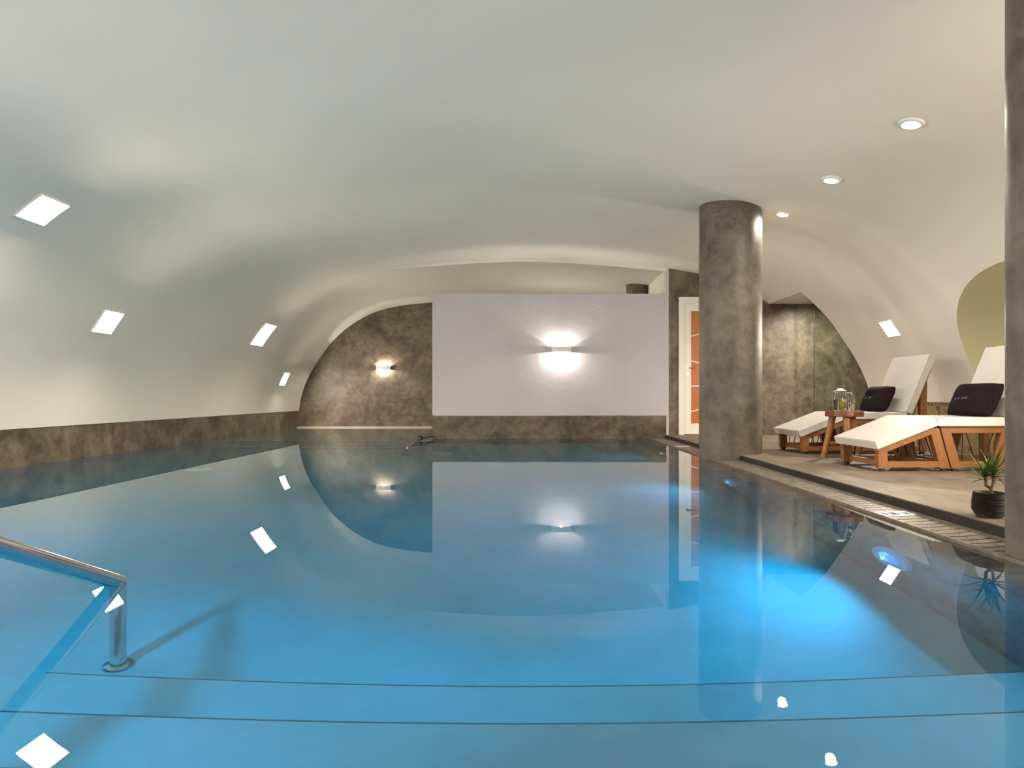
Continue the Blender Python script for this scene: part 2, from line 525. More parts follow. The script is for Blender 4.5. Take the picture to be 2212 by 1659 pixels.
mb = MB()
x = -4.66
while x < -1.42:
    mb.box(x, x+.045, YB-.13, YB-.005, -.02, .022); x += .062
mb.box(-4.66, -1.39, YB-.14, YB-.13, -.03, .024).box(-4.66, -1.39, YB-.006, YB-.001, -.03, .024).box(-4.66, -1.39, YB-.13, YB-.006, -.04, .006)
tag(mb.build('overflow_grate', M['grate_pale']), 'thin pale overflow grate at the foot of the dark back wall', 'grate')

# depth marker tiles
def lettering(text, size, depth):
    cu = bpy.data.curves.new('lettering', 'FONT'); cu.body = text; cu.size = size; cu.extrude = depth
    cu.align_x = 'CENTER'; cu.align_y = 'CENTER'
    ob = bpy.data.objects.new('tmp', cu); COL.objects.link(ob)
    bpy.context.view_layer.update()
    me = bpy.data.meshes.new_from_object(ob.evaluated_get(bpy.context.evaluated_depsgraph_get()))
    bpy.data.objects.remove(ob); bpy.data.curves.remove(cu)
    return me
def slant_tile(name, yc, h):
    k = 6; mb = MB()
    lo = [(1.930+.192*i/k, yc+.05*(i/k)**2) for i in range(k+1)]
    hi = [(x, y_+h) for x, y_ in lo]
    for i in range(k):
        q = [lo[i], lo[i+1], hi[i+1], hi[i]]
        v = [(x, yv, -.03) for x, yv in q]+[(x, yv, .013) for x, yv in q]
        mb.add(v, [(4,5,6,7),(0,1,5,4),(2,3,7,6)] + ([(3,0,4,7)] if i == 0 else []) + ([(1,2,6,5)] if i == k-1 else []))
    return mb.build(name, M['tile'])
r = slant_tile('depth_marker', 1.0+36*.073, .134)
tag(r, 'white depth marker tile reading 0,85 m set in the grate', 'marker')
me = lettering('0 ,85  m', .062, .0008); me.materials.append(M['ink'])
o = bpy.data.objects.new('lettering', me); COL.objects.link(o); o.parent = r
xs_ = [v.co.x for v in me.vertices]; ys_ = [v.co.y for v in me.vertices]
o.location = (2.024, 3.71, .0138); o.rotation_euler = (0, 0, math.radians(12)); o.scale = (.150/(max(xs_)-min(xs_)), .075/(max(ys_)-min(ys_)), 1)
tag(slant_tile('depth_marker', 1.0+104*.073, .134), 'small blank white tile in the grate far away, in front of the door', 'marker')

# ------------------------------------------------------------------ wall light panels in the vault
def panel(side, yc, sc_, ly, ls, label, group='square lights set in the vault'):
    root = empty('wall_light', (prof(sc_, side)[0], yc, prof(sc_, side)[1]))
    tag(root, label, 'light', group)
    base = Vector(root.location)
    def P(y, s, off):
        x, z = prof(s, side); n = vnormal(s, side)
        return Vector((x, y, z)) + n*off - base
    k = 5; mb = MB()
    rows = [[P(yc+ly/2*e, sc_-ls/2+ls*i/k, .010) for i in range(k+1)] for e in (-1, 1)]
    strip(mb, rows)
    d = mb.build('diffuser', M['panel_glow_soft'] if ls > .3 else M['panel_glow'], root, smooth=True)
    mb = MB(); fw = .010
    def bar(y0, y1, s0, s1):
        kk = max(1, int((s1-s0)/.05))
        for i in range(kk):
            sa, sb = s0+(s1-s0)*i/kk, s0+(s1-s0)*(i+1)/kk
            v = [P(yv, s, of) for of in (-.01, .014) for (yv, s) in ((y0,sa),(y1,sa),(y1,sb),(y0,sb))]
            mb.add(v, [(0,3,2,1),(4,5,6,7),(0,1,5,4),(1,2,6,5),(2,3,7,6),(3,0,4,7)])
    bar(yc-ly/2-fw, yc-ly/2, sc_-ls/2-fw, sc_+ls/2+fw); bar(yc+ly/2, yc+ly/2+fw, sc_-ls/2-fw, sc_+ls/2+fw)
    bar(yc-ly/2, yc+ly/2, sc_-ls/2-fw, sc_-ls/2); bar(yc-ly/2, yc+ly/2, sc_+ls/2, sc_+ls/2+fw)
    mb.build('frame', M['ring'], root)
    # make the diffuser face the room
    me = d.data; n = vnormal(sc_, side)
    if me.polygons[0].normal.dot(n) < 0: me.flip_normals()
    return root
panel(-1, 5.19, 3.775, .30, .25, 'large square wall light highest on the left vault')
panel(-1, 6.97, 4.665, .31, .25, 'square wall light on the left vault below and beyond the highest one')
panel(-1, 10.75, 4.405, .46, .40, 'long slanted wall light on the left vault beside the arch edge')
panel(-1, 12.83, 5.165, .28, .25, 'smallest wall light on the left vault, next to the dark back wall')
panel(1, 8.0, 4.62, .25, .20, 'square wall light on the right vault above the far lounger')
for (sd, yc, s) in ((-1,3.3,4.665),(-1,1.5,3.775),(-1,-.4,4.665),(-1,-2.4,3.775),(1,3.2,4.62),(1,2.0,3.9),(1,.8,4.62),(1,-.6,3.9),(1,-2.2,4.62)):  # unseen panels; those on the right added to even out the vault's light
    panel(sd, yc, s, .30, .25, 'square wall light on the vault beside or behind the viewpoint, out of the picture', 'wall lights out of the picture')

# ------------------------------------------------------------------ downlights
def spot(name, loc, target, power, color, angle, blend, radius):
    d = bpy.data.lights.new(name, 'SPOT'); d.energy = power; d.color = color
    d.spot_size = math.radians(angle); d.spot_blend = blend; d.shadow_soft_size = radius
    o = bpy.data.objects.new(name, d); COL.objects.link(o); o.location = loc
    o.rotation_euler = (Vector(target)-Vector(loc)).to_track_quat('-Z', 'Y').to_euler()
    return o
def point(name, loc, power, color, radius):
    d = bpy.data.lights.new(name, 'POINT'); d.energy = power; d.color = color; d.shadow_soft_size = radius
    o = bpy.data.objects.new(name, d); COL.objects.link(o); o.location = loc
    return o
WARM = (1, .91, .77)
def downlight(y, label, group='round downlights in the vault', proto=[None]):
    s = s_at_x(2.66/RS); x, z = prof(s, 1); n = vnormal(s, 1)
    loc = Vector((x, y, z)) + n*.002
    if proto[0] is None:
        root = empty('downlight', loc)
        MB().lathe([(.050,.012),(.050,-.012),(.060,-.016),(.078,-.010),(.084,0),(.084,.012)], 40).build('trim_ring', M['ring'], root, smooth=True)
        MB().lathe([(.0001,-.030),(.020,-.029),(.036,-.024),(.0475,-.012),(.0475,.008)], 32).build('lamp_lens', M['down_glow'], root, smooth=True)
        root.rotation_euler = (-n).to_track_quat('Z', 'Y').to_euler()
        proto[0] = root
    else:
        root = copy_tree(proto[0]); root.location = loc
    tag(root, label, 'light', group)
    spot('downlight_beam', loc + n*.05, loc + n*1.0 + Vector((-.05,0,-1)), 47, WARM, 176, .55, .04)
downlight(6.99, 'round ceiling downlight beside the top of the middle column, smallest of the three')
downlight(5.89, 'round ceiling downlight halfway between the middle column and the brightest lamp')
downlight(4.68, 'largest round ceiling downlight, above the near lounger')
point('alcove_lamp', (5.25, 5.2, 1.25), 6, WARM, .08)
spot('left_vault_fill', (4.55, 4.75, .85), (-4.0, 6.2, 1.6), 170, WARM, 80, .9, .06)  # unseen spot added to brighten the left side of the vault
point('rear_lamp', (.6, 12.4, 1.3), 26, WARM, .08)
for y in (3.45, 2.2, 1.0, -.2, -1.4): downlight(y, 'round ceiling downlight in the row beside or behind the viewpoint', 'downlights out of the picture')

# lamps of the vault over the near end of the pool, shining down through the water onto steps and floor
def pool_spot(loc, target, power, angle, blend, radius):
    o = spot('downlight_beam', loc, target, power, (.22, .72, 1), angle, blend, radius)
    o.data.cycles.is_caustics_light = True
    return o
pool_spot((-2.15, -.62, 2.48), (-.95, 2.1, 0), 1750, 40, 1.0, .16)
pool_spot((2.62, -.2, 2.46), (1.55, 2.1, 0), 900, 52, 1.0, .07)
bpy.data.objects['water'].cycles.is_caustics_caster = True
for nm in ('pool_floor', 'pool_steps', 'pool_wall_right', 'pool_wall_left'):
    bpy.data.objects[nm].cycles.is_caustics_receiver = True
# ------------------------------------------------------------------ sconces
def sconce(x, y, z, label, power):
    root = empty('wall_sconce', (x, y, z)); tag(root, label, 'light', 'up and down wall sconces')
    k = 10; out = []; inn = []
    for i in range(k+1):
        u = -1+2*i/k; out.append((.148*u, -.085-.018*(1-u*u))); inn.append((.142*u, -.079-.018*(1-u*u)))
    mb = MB(); h = .042
    poly = [(-.148, 0)] + out + [(.148, 0), (.142, 0)] + inn[::-1] + [(-.142, 0)]
    n = len(poly)
    v = [(px, py, -h) for px, py in poly]+[(px, py, h) for px, py in poly]
    f = [(i, (i+1) % n, n+(i+1) % n, n+i) for i in range(n)]
    m = k+2                                    # outer loop indices 0..m ; inner m+1..n-1
    for i in range(m):
        j = n-1-i
        f.append((i, i+1, j-1, j)); f.append((n+i, n+j, n+j-1, n+i+1))
    mb.add(v, f); mb.build('shade', M['white_paint'], root)
    MB().box(-.10, .10, -.012, -.0005, -.034, .034).build('back_plate', M['white_paint'], root)
    MB().lathe([(.0001,-.022),(.012,-.018),(.016,0),(.012,.018),(.0001,.022)], 16, (0,-.045,0)).build('bulb', M['down_glow'], root, smooth=True)
    point('sconce_light', (x, y-.045, z+.026), power*.35, WARM, .014)
    point('sconce_light', (x, y-.045, z-.030), power, WARM, .014)
sconce(.58, YE-.0125, 1.363, 'white half-round sconce glowing up and down on the white partition', 40)
sconce(-2.89, YB, 1.24, 'white box sconce glowing up and down on the dark back wall', 28)

# ------------------------------------------------------------------ door
dr = empty('door_1', (2.37, YE, ZD)); tag(dr, 'white framed door with amber panels and slanted white bars', 'door', kind='structure')
mb = MB()
W, Ht = .95, 2.10
mb.prism([(0,0),(.09,0),(.09,Ht-.09),(W-.09,Ht-.09),(W-.09,0),(W,0),(W,Ht),(0,Ht)], 'y', -.035, .0)
mb.box(.085, W-.085, -.02, -.001, Ht-.13, Ht-.085)
mb.build('door_frame', M['white_paint'], dr, bevel=.006)
leafo = MB()
gx0, gx1, gz0, gz1 = .185, W-.185, .175, 1.885
leafo.box(.09, gx0, -.03, -.002, .012, 1.97).box(gx1, W-.09, -.03, -.002, .012, 1.97).box(gx0, gx1, -.03, -.002, .012, gz0).box(gx0, gx1, -.03, -.002, gz1, 1.97)
dl = leafo.build('door_leaf', M['white_paint'], dr, bevel=.004)
MB().box(gx0-.004, gx1+.004, -.016, -.006, gz0-.004, gz1+.004).build('panel', M['door_wood'], dl)
for (za, sl) in ((1.505, .30), (1.130, -.30), (.745, 0), (.355, .30)):
    MB().beam((gx0, -.022, za), (gx1, -.022, za+sl*(gx1-gx0)*.85), .016, .016).build('bar', M['white_paint'], dl)
hd = MB(); hd.lathe([(.024,-.004),(.024,.004)], 20)
h = hd.build('handle', M['chrome'], dl, smooth=True, loc=(.130, -.034, 1.02), rot=(PI/2, 0, 0))
MB().tube([(0,0,.004),(0,0,.05),(.11,0,.05)], .008, 10).build('lever', M['chrome'], h, smooth=True)
MB().lathe([(.022,-.004),(.022,.004)], 20).build('keyhole_plate', M['chrome'], dl, smooth=True, loc=(.130, -.034, .93), rot=(PI/2, 0, 0))

# ------------------------------------------------------------------ shower niche
o = MB().box(4.262, 6.15, 9.995, 10.005, ZD, 2.06).build('glass_screen', M['screen'])
tag(o, 'clear glass shower screen behind the far lounger', 'screen')
MB().box(4.2595, 4.2635, 9.994, 10.006, ZD, 2.06).build('edge_trim', M['trim_dark'], o)
r = empty('shower_mixer', (5.16, YE-.06, 1.05)); tag(r, 'small chrome shower mixer on the cement niche wall', 'tap')
MB().lathe([(.030,0),(.030,.045),(.012,.05)], 20).build('body', M['steel'], r, smooth=True, rot=(PI/2,0,0))
MB().tube([(0,-.035,0),(0,-.04,-.11)], .007, 8).build('lever', M['steel'], r, smooth=True)
MB().tube([(0,-.02,.0),(.10,-.02,0)], .018, 10).build('outlet', M['steel'], r, smooth=True)
spot('niche_downlight', (4.36, 9.60, 2.045), (4.30, 10.25, .2), 260, WARM, 140, .9, .03)
r = empty('downlight', (4.36, 9.60, 2.058)); tag(r, 'round recessed downlight in the soffit of the shower niche', 'light')
MB().lathe([(.045,.002),(.045,-.006),(.055,-.008),(.065,0)], 28).build('trim_ring', M['ring'], r, smooth=True)
MB().lathe([(.0001,-.004),(.044,-.004)], 24).build('lamp_lens', M['down_glow'], r)

# ------------------------------------------------------------------ handrails
r = empty('handrail', (-1.415, 2.385, 0)); tag(r, 'thick steel handrail dipping into the water beside the entry steps', 'handrail')
MB().tube([(0,0,ZF+.005),(0,0,0.0),(0,-1.36,.615),(0,-1.75,.615),(0,-1.75,ZD)], .0265, 28).build('rail', M['steel'], r, smooth=True, angle=25)
MB().lathe([(.030,.020),(.044,.016),(.052,.008),(.054,0)], 32, (0,0,ZF+.001)).build('flange', M['steel'], r, smooth=True)
r = empty('handrail', (-1.47, 8.64, 0)); tag(r, 'slim steel handrail fixed to the side of the white partition, far pool steps', 'handrail')
MB().tube([(0,0,ZF+.005),(0,0,.0),(-.02,1.26,.045),(.10,1.75,.05)], .021, 18).build('rail', M['steel'], r, smooth=True, angle=25)
MB().lathe([(.022,.02),(.045,.012),(.046,0)], 24, (0,0,ZF+.001)).build('flange', M['steel'], r, smooth=True)
MB().lathe([(.026,-.03),(.036,-.02),(.036,.02),(.026,.03)], 20).build('joint', M['trim_dark'], r, smooth=True, loc=(-.02,1.26,.045), rot=(PI/2,0,0))

# ------------------------------------------------------------------ underwater lamps, drains, skimmer
BLUE = (.04, .52, .95)
def pool_lamp(loc, rz, label, power, tilt=0, angle=150):
    """fixture facing local -X rotated by rz"""
    root = empty('pool_lamp', loc, rz); tag(root, label, 'light', 'round underwater lamps')
    a = (0, -PI/2, 0)
    MB().lathe([(.088,.006),(.094,.022),(.130,.026),(.152,.018),(.160,0)], 48).build('trim_ring', M['lamp_ring'], root, smooth=True, rot=a)
    MB().lathe([(.0001,.018),(.05,.015),(.089,.008)], 40).build('lens', M['lens'], root, smooth=True, rot=a)
    mb = MB(); k = 14
    pts = [(.080*math.cos(PI*.15+PI*.7*i/k), .080*math.sin(PI*.15+PI*.7*i/k)) for i in range(k+1)]
    pts += [(.055*math.cos(PI*.85-PI*.7*i/k), .055*math.sin(PI*.85-PI*.7*i/k)-.02) for i in range(k+1)]
    mb.prism(pts, 'z', .0150, .0215); mb.build('reflector', M['lens_green'], root, rot=(0, -PI/2, 0)) 
    d = Vector((-math.cos(rz), -math.sin(rz), 0))
    spot('pool_lamp_beam', Vector(loc)+d*.05, Vector(loc)+d*2+Vector((0,0,tilt)), power, BLUE, angle, .75, .002)
XW = 1.699
pool_lamp((XW, 3.14, -.42), 0, 'round underwater lamp in the right pool wall below the depth marker', 125, .25, 165)
pool_lamp((XW, 5.58, -.42), 0, 'round underwater lamp in the right pool wall near the middle column', 50, .25, 160)
pool_lamp((XW, 8.22, -.42), 0, 'small round underwater lamp far along the right pool wall before the door', 16, .2, 160)
pool_lamp((-4.648, 2.6, -.42), PI, 'round underwater lamp in the left pool wall, out of the picture', 420, .3, 150)
def drain(x, y, label):
    root = empty('floor_drain', (x, y, ZF)); tag(root, label, 'drain', 'round floor drains')
    MB().lathe([(.0001,.012),(.09,.011),(.125,.006),(.13,0)], 40).build('cover', M['ring'], root, smooth=True)
    mb = MB()
    for rr, k in ((.03, 6), (.055, 11), (.08, 16)):
        for i in range(k):
            a = 2*PI*i/k; mb.lathe([(.005,.0115),(.005,.0125)], 6, (rr*math.cos(a), rr*math.sin(a), 0))
    mb.build('holes', M['gap'], root)
drain(-1.03, 8.75, 'round perforated floor drain under water by the white partition')
drain(-3.30, 6.93, 'faint round floor drain under water near the left wall')
o = MB().box(-4.652, -4.640, 8.72, 9.06, -.045, -.004).build('pool_inlet', M['lamp_ring'])
tag(o, 'small pale slot inlet at the waterline of the left wall', 'inlet')
MB().box(-4.641, -4.637, 8.74, 9.04, -.028, -.020).build('slot', M['gap'], o)

# ------------------------------------------------------------------ loungers
def cushion_block(poly, y0, y1, name, root, seam):
    o = MB().prism(poly, 'y', y0, y1).build(name, M['pad'], root, bevel=.005, seg=2, smooth=True, angle=40)
    return o
def make_lounger():
    root = empty('sun_lounger')
    hw = .345
    th = .068
    # cushions
    def slab(a, b, t, ca=0.0, cb=0.0):
        """a->b top line; thickness t below; ca/cb shift of the bottom ends along the line"""
        ax, az = a; bx, bz = b; L = math.hypot(bx-ax, bz-az); ux, uz = (bx-ax)/L, (bz-az)/L; nx, nz = uz, -ux
        return [(ax+nx*t+ux*ca, az+nz*t+uz*ca), (bx+nx*t+ux*cb, bz+nz*t+uz*cb), (bx, bz), (ax, az)]
    fc = cushion_block(slab((0,.238), (.475,.424), th, .0, .012), -hw, hw, 'foot_cushion', root, 0)
    sc_ = cushion_block(slab((.482,.424), (1.115,.424), th, .02, 0), -hw, hw, 'seat_cushion', root, 0)
    bc = cushion_block(slab((1.10,.430), (1.345,1.022), th), -hw, hw, 'back_cushion', root, 0)
    def seam(par, a, b):
        for e in (-1, 1):
            MB().tube([(a[0], e*(hw-.001), a[1]-.006), (b[0], e*(hw-.001), b[1]-.006)], .0022, 6).build('piping', M['piping'], par)
    seam(fc, (.01,.236), (.468,.414)); seam(sc_, (.49,.418), (1.10,.418)); seam(bc, (1.105,.44), (1.343,1.015))
    fy = .285; bw = .055
    def foot(mbx, x, y): mbx.lathe([(.024,0),(.024,.022)], 14, (x, y, 0))
    def ropes(par, spans, nm):
        for (p, q) in spans:
            for e in (-1, 1):
                MB().tube([(p[0], e*fy, p[1]), (q[0], e*fy, q[1])], .0042, 6).build(nm, M['rope'], par)
    # foot frame
    mb = MB()
    for e in (-1, 1):
        y = e*fy
        mb.prism([(.055,.130),(.50,.303),(.515,.352),(.036,.176)], 'y', y-bw/2, y+bw/2)      # sloped rail
        mb.prism([(.10,.030),(.585,.030),(.570,.078),(.10,.078)], 'y', y-bw/2, y+bw/2)       # floor rail
    mb.box(.10, .15, -fy, fy, .034, .074).box(.53, .575, -fy, fy, .034, .074).box(.44, .49, -fy, fy, .27, .31)
    ff = mb.build('foot_frame', M['teak'], root, bevel=.003)
    for e in (-1, 1):
        y = e*fy
        MB().prism([(.050,.022),(.125,.022),(.120,.160),(.045,.135)], 'y', y-bw/2-.001, y+bw/2+.001).build('leg', M['teak_v'], ff, bevel=.003)
        MB().prism([(.535,.022),(.615,.022),(.525,.345),(.455,.322)], 'y', y-bw/2-.001, y+bw/2+.001).build('leg', M['teak_v'], ff, bevel=.003)
        for x in (.088, .575):
            m2 = MB(); foot(m2, x, y); m2.build('rubber_foot', M['rubber'], ff)
    ropes(ff, [((.165,.175),(.155,.07)), ((.235,.20),(.205,.07)), ((.285,.225),(.36,.07)), ((.40,.265),(.43,.07))], 'rope')
    # seat frame
    mb = MB()
    for e in (-1, 1):
        y = e*fy
        mb.prism([(.560,.300),(1.10,.300),(1.10,.354),(.540,.354)], 'y', y-bw/2, y+bw/2)
        mb.prism([(.66,.030),(1.0,.030),(1.0,.078),(.645,.078)], 'y', y-bw/2, y+bw/2)
    mb.box(.57, .62, -fy, fy, .305, .345).box(1.04, 1.09, -fy, fy, .305, .345).box(.69, .735, -fy, fy, .034, .074)
    sf = mb.build('seat_frame', M['teak'], root, bevel=.003)
    for e in (-1, 1):
        y = e*fy
        MB().prism([(.625,.022),(.705,.022),(.610,.350),(.535,.350)], 'y', y-bw/2-.001, y+bw/2+.001).build('leg', M['teak_v'], sf, bevel=.003)
        MB().prism([(.935,.022),(1.015,.022),(1.105,.350),(1.03,.350)], 'y', y-bw/2-.001, y+bw/2+.001).build('leg', M['teak_v'], sf, bevel=.003)
        for x in (.665, .975):
            m2 = MB(); foot(m2, x, y); m2.build('rubber_foot', M['rubber'], sf)
    ropes(sf, [((.645,.305),(.70,.075)), ((.73,.305),(.725,.075)), ((.755,.305),(.83,.075)), ((.86,.305),(.865,.075)), ((.97,.305),(.90,.075))], 'rope')
    # back frame
    mb = MB()
    for e in (-1, 1):
        y = e*fy
        mb.prism([(1.125,.354),(1.175,.354),(1.375,.86),(1.355,.93),(1.34,.905)], 'y', y-bw/2, y+bw/2)
        mb.prism([(1.0,.030),(1.33,.030),(1.33,.078),(1.0,.078)], 'y', y-bw/2, y+bw/2)
    mb.box(1.185, 1.225, -fy, fy, .52, .56).box(1.285, 1.325, -fy, fy, .034, .074)
    bf = mb.build('back_frame', M['teak'], root, bevel=.003)
    for e in (-1, 1):
        y = e*fy
        MB().prism([(1.265,.022),(1.325,.022),(1.335,.745),(1.315,.775),(1.265,.62)], 'y', y-bw/2-.001, y+bw/2+.001).build('leg', M['teak_v'], bf, bevel=.003)
        m2 = MB(); foot(m2, 1.295, y); m2.build('rubber_foot', M['rubber'], bf)
    return root
L1 = make_lounger()
L1.location = (2.735, 5.665, ZD); L1.rotation_euler = (0, 0, math.radians(.5))
tag(L1, 'white cushioned teak sun lounger partly hidden by the column beside the potted dracaena', 'sun lounger', 'teak sun loungers on the deck')
L2 = copy_tree(L1)
L2.location = (2.80, 7.29, ZD)
tag(L2, 'white cushioned teak sun lounger farther back, behind the log table', 'sun lounger', 'teak sun loungers on the deck')

# pillows
def make_pillow():
    n = 26; mb = MB(); A, B, T = .262, .150, .062
    def pt(u, v, s):
        e = 7.0
        du = max(0, 1-abs(u)**3.2); dv = max(0, 1-abs(v)**3.2)
        t = T*(du*dv)**.42
        w = .012*math.sin(3*u+1.5*v)+.006*math.sin(7*v+2*u)
        # rounded corners, slightly concave sides
        k = 1-.06*(abs(u)*abs(v))**3
        x = A*u*k*(1-.03*(1-v*v)*abs(u)); z = B*v*k*(1-.03*(1-u*u)*abs(v))
        return (s*t+w*.6*(du*dv), x, z)
    for s in (-1, 1):
        v = []; f = []
        for i in range(n+1):
            for j in range(n+1):
                v.append(pt(-1+2*i/n, -1+2*j/n, s))
        for i in range(n):
            for j in range(n):
                a = i*(n+1)+j; q = (a, a+1, a+n+2, a+n+1)
                f.append(q if s < 0 else q[::-1])
        mb.add(v, f)
    o = mb.build('cushion', M['pillow'], smooth=True)
    # two short words of stitching, too small to read
    mb = MB(); rnd = random.Random(3)
    y = .17
    def surf(yv, zv):
        p = pt(yv/A, zv/B, -1); return (p[0]-.001, yv, zv)
    for wl in (4, 5):
        for k in range(wl):
            h = .017
            segs = [((0,-1),(.0,1)), ((0,1),(-.012,-1))] if k % 3 == 0 else [((0,1),(0,-1)),((0,-1),(-.011,-1)),((0,.9),(-.011,.9))] if k % 3 == 1 else [((-.012,-1),(-.006,1)),((-.006,1),(0,-1))]
            for a, b in segs:
                mb.tube([surf(y+a[0], -.012+a[1]*h/2), surf(y+b[0], -.012+b[1]*h/2)], .0012, 5)
            y -= .0185
        y -= .018
    mb.build('embroidery', M['stitch'], o)
    return o
p1 = make_pillow()
p1.location = (3.745, 5.665, ZD+.424+.137); p1.rotation_euler = (0, math.radians(25), math.radians(3))
tag(p1, 'dark aubergine towelling cushion propped on the near lounger', 'cushion', 'dark cushions on the loungers')
p2 = copy_tree(p1)
p2.location = (3.80, 7.33, ZD+.424+.137); p2.rotation_euler = (0, math.radians(25), math.radians(0))
tag(p2, 'dark aubergine towelling cushion propped on the far lounger behind the log table', 'cushion', 'dark cushions on the loungers')

# ------------------------------------------------------------------ log side table with drinks
TX, TY = 3.035, 6.45
r = empty('side_table', (TX, TY, ZD)); tag(r, 'rustic log side table with three splayed legs between the loungers', 'table')
rnd = random.Random(11)
mb = MB(); n = 40; v = []
rad = [.168+.006*math.sin(3*a*2*PI/n+1)+.004*math.sin(7*a*2*PI/n) for a in range(n)]
for z, k in ((.400,.975),(.404,1.0),(.446,1.0),(.452,.98)):
    v += [(rad[i]*k*math.cos(2*PI*i/n), rad[i]*k*math.sin(2*PI*i/n), z) for i in range(n)]
f = [tuple(range(n))[::-1], tuple(range(3*n, 4*n))]
for q in range(3): f += [(q*n+i, q*n+(i+1) % n, (q+1)*n+(i+1) % n, (q+1)*n+i) for i in range(n)]
mb.add(v, f); mb.build('table_top', M['stump'], r, smooth=True)
def log(p, q, r0, r1, seedv):
    rn = random.Random(seedv); mb = MB(); P, Q = Vector(p), Vector(q); d = (Q-P).normalized(); u = d.orthogonal().normalized(); w = d.cross(u)
    k = 7; n = 14; v = []
    for i in range(k+1):
        t = i/k; c = P+(Q-P)*t; rr = r0+(r1-r0)*t
        for j in range(n):
            a = 2*PI*j/n; e = rr*(1+.08*math.sin(2*a+seedv+t*3)+.05*math.sin(5*a+t*9+seedv))
            v.append(c+u*math.cos(a)*e+w*math.sin(a)*e)
    f = [tuple(range(n))[::-1], tuple(range(k*n, k*n+n))]
    for i in range(k): f += [(i*n+j, i*n+(j+1) % n, (i+1)*n+(j+1) % n, (i+1)*n+j) for j in range(n)]
    return mb.add(v, f)
for i, (fx, fy, tx, ty) in enumerate(((-.155,.10,-.085,.055), (-.03,-.155,-.02,-.085), (.165,.05,.09,.03))):
    log((fx, fy, .0), (tx, ty, .405), .030, .030, i*2.1).build('leg', M['log'], r, smooth=True)
log((-.115,.075,.14), (.12,.04,.15), .017, .016, 5).build('stretcher', M['log'], r, smooth=True)
log((-.025,-.12,.16), (.01,.055,.145), .016, .016, 8).build('stretcher', M['log'], r, smooth=True)
ZT = ZD+.4522
# pitcher
px, py = 3.010, 6.475
r = empty('water_pitcher', (px, py, ZT)); tag(r, 'lidded clear glass pitcher of lemon water on the log table', 'pitcher')
MB().lathe([(.0001,.003),(.052,.003),(.056,.008),(.057,.130),(.049,.150),(.049,.190),(.046,.190),(.046,.152),(.054,.130),(.053,.012),(.0001,.012)], 40).build('body', M['glass'], r, smooth=True)
MB().lathe([(.0001,.0125),(.0525,.0125),(.0528,.112),(.0001,.112)], 40).build('lemon_water', M['drink'], r, smooth=True)
MB().lathe([(.0001,.188),(.050,.188),(.051,.196),(.030,.199),(.028,.212),(.0001,.213)], 32).build('lid', M['ring'], r, smooth=True)
MB().tube([(.047,-.02,.172),(.085,-.03,.172),(.097,-.034,.155),(.097,-.034,.095),(.085,-.03,.078),(.056,-.02,.075)], .007, 10).build('handle', M['glass'], r, smooth=True)
MB().prism([(-.050,.176),(-.072,.188),(-.048,.190)], 'y', -.012, .012).build('spout', M['glass'], r)
for i, (lx, ly, lz, rx, rz, lb) in enumerate(((.0,-.004,.103,.10,0,'lemon slice floating flat at the top of the pitcher'), (-.004,-.026,.062,1.45,.1,'upright lemon slice facing the viewer inside the pitcher'), (.010,-.006,.056,1.40,-.3,'lemon slice half hidden behind another in the pitcher'))):
    s = MB().lathe([(.0001,-.004),(.032,-.003),(.035,0),(.032,.003),(.0001,.004)], 24).build('lemon_slice', M['lemon'], smooth=True, loc=(px+lx, py+ly, ZT+lz), rot=(rx, 0, rz))
    tag(s, lb, 'lemon', 'lemon slices in the pitcher')
def tumbler():
    r = empty('drinking_glass')
    MB().lathe([(.0001,.0),(.026,.0),(.028,.004),(.032,.130),(.0295,.130),(.026,.014),(.0001,.014)], 32).build('body', M['glass'], r, smooth=True)
    MB().lathe([(.0001,.0145),(.0255,.0145),(.0282,.105),(.0001,.105)], 32).build('drink', M['drink'], r, smooth=True)
    return r
g1 = tumbler(); g1.location = (2.930, 6.395, ZT); tag(g1, 'straight glass of lemon water left of the pitcher', 'glass', 'glasses on the log table')
g2 = copy_tree(g1); g2.location = (3.078, 6.405, ZT); tag(g2, 'straight glass of lemon water right of the pitcher, under its handle', 'glass', 'glasses on the log table')

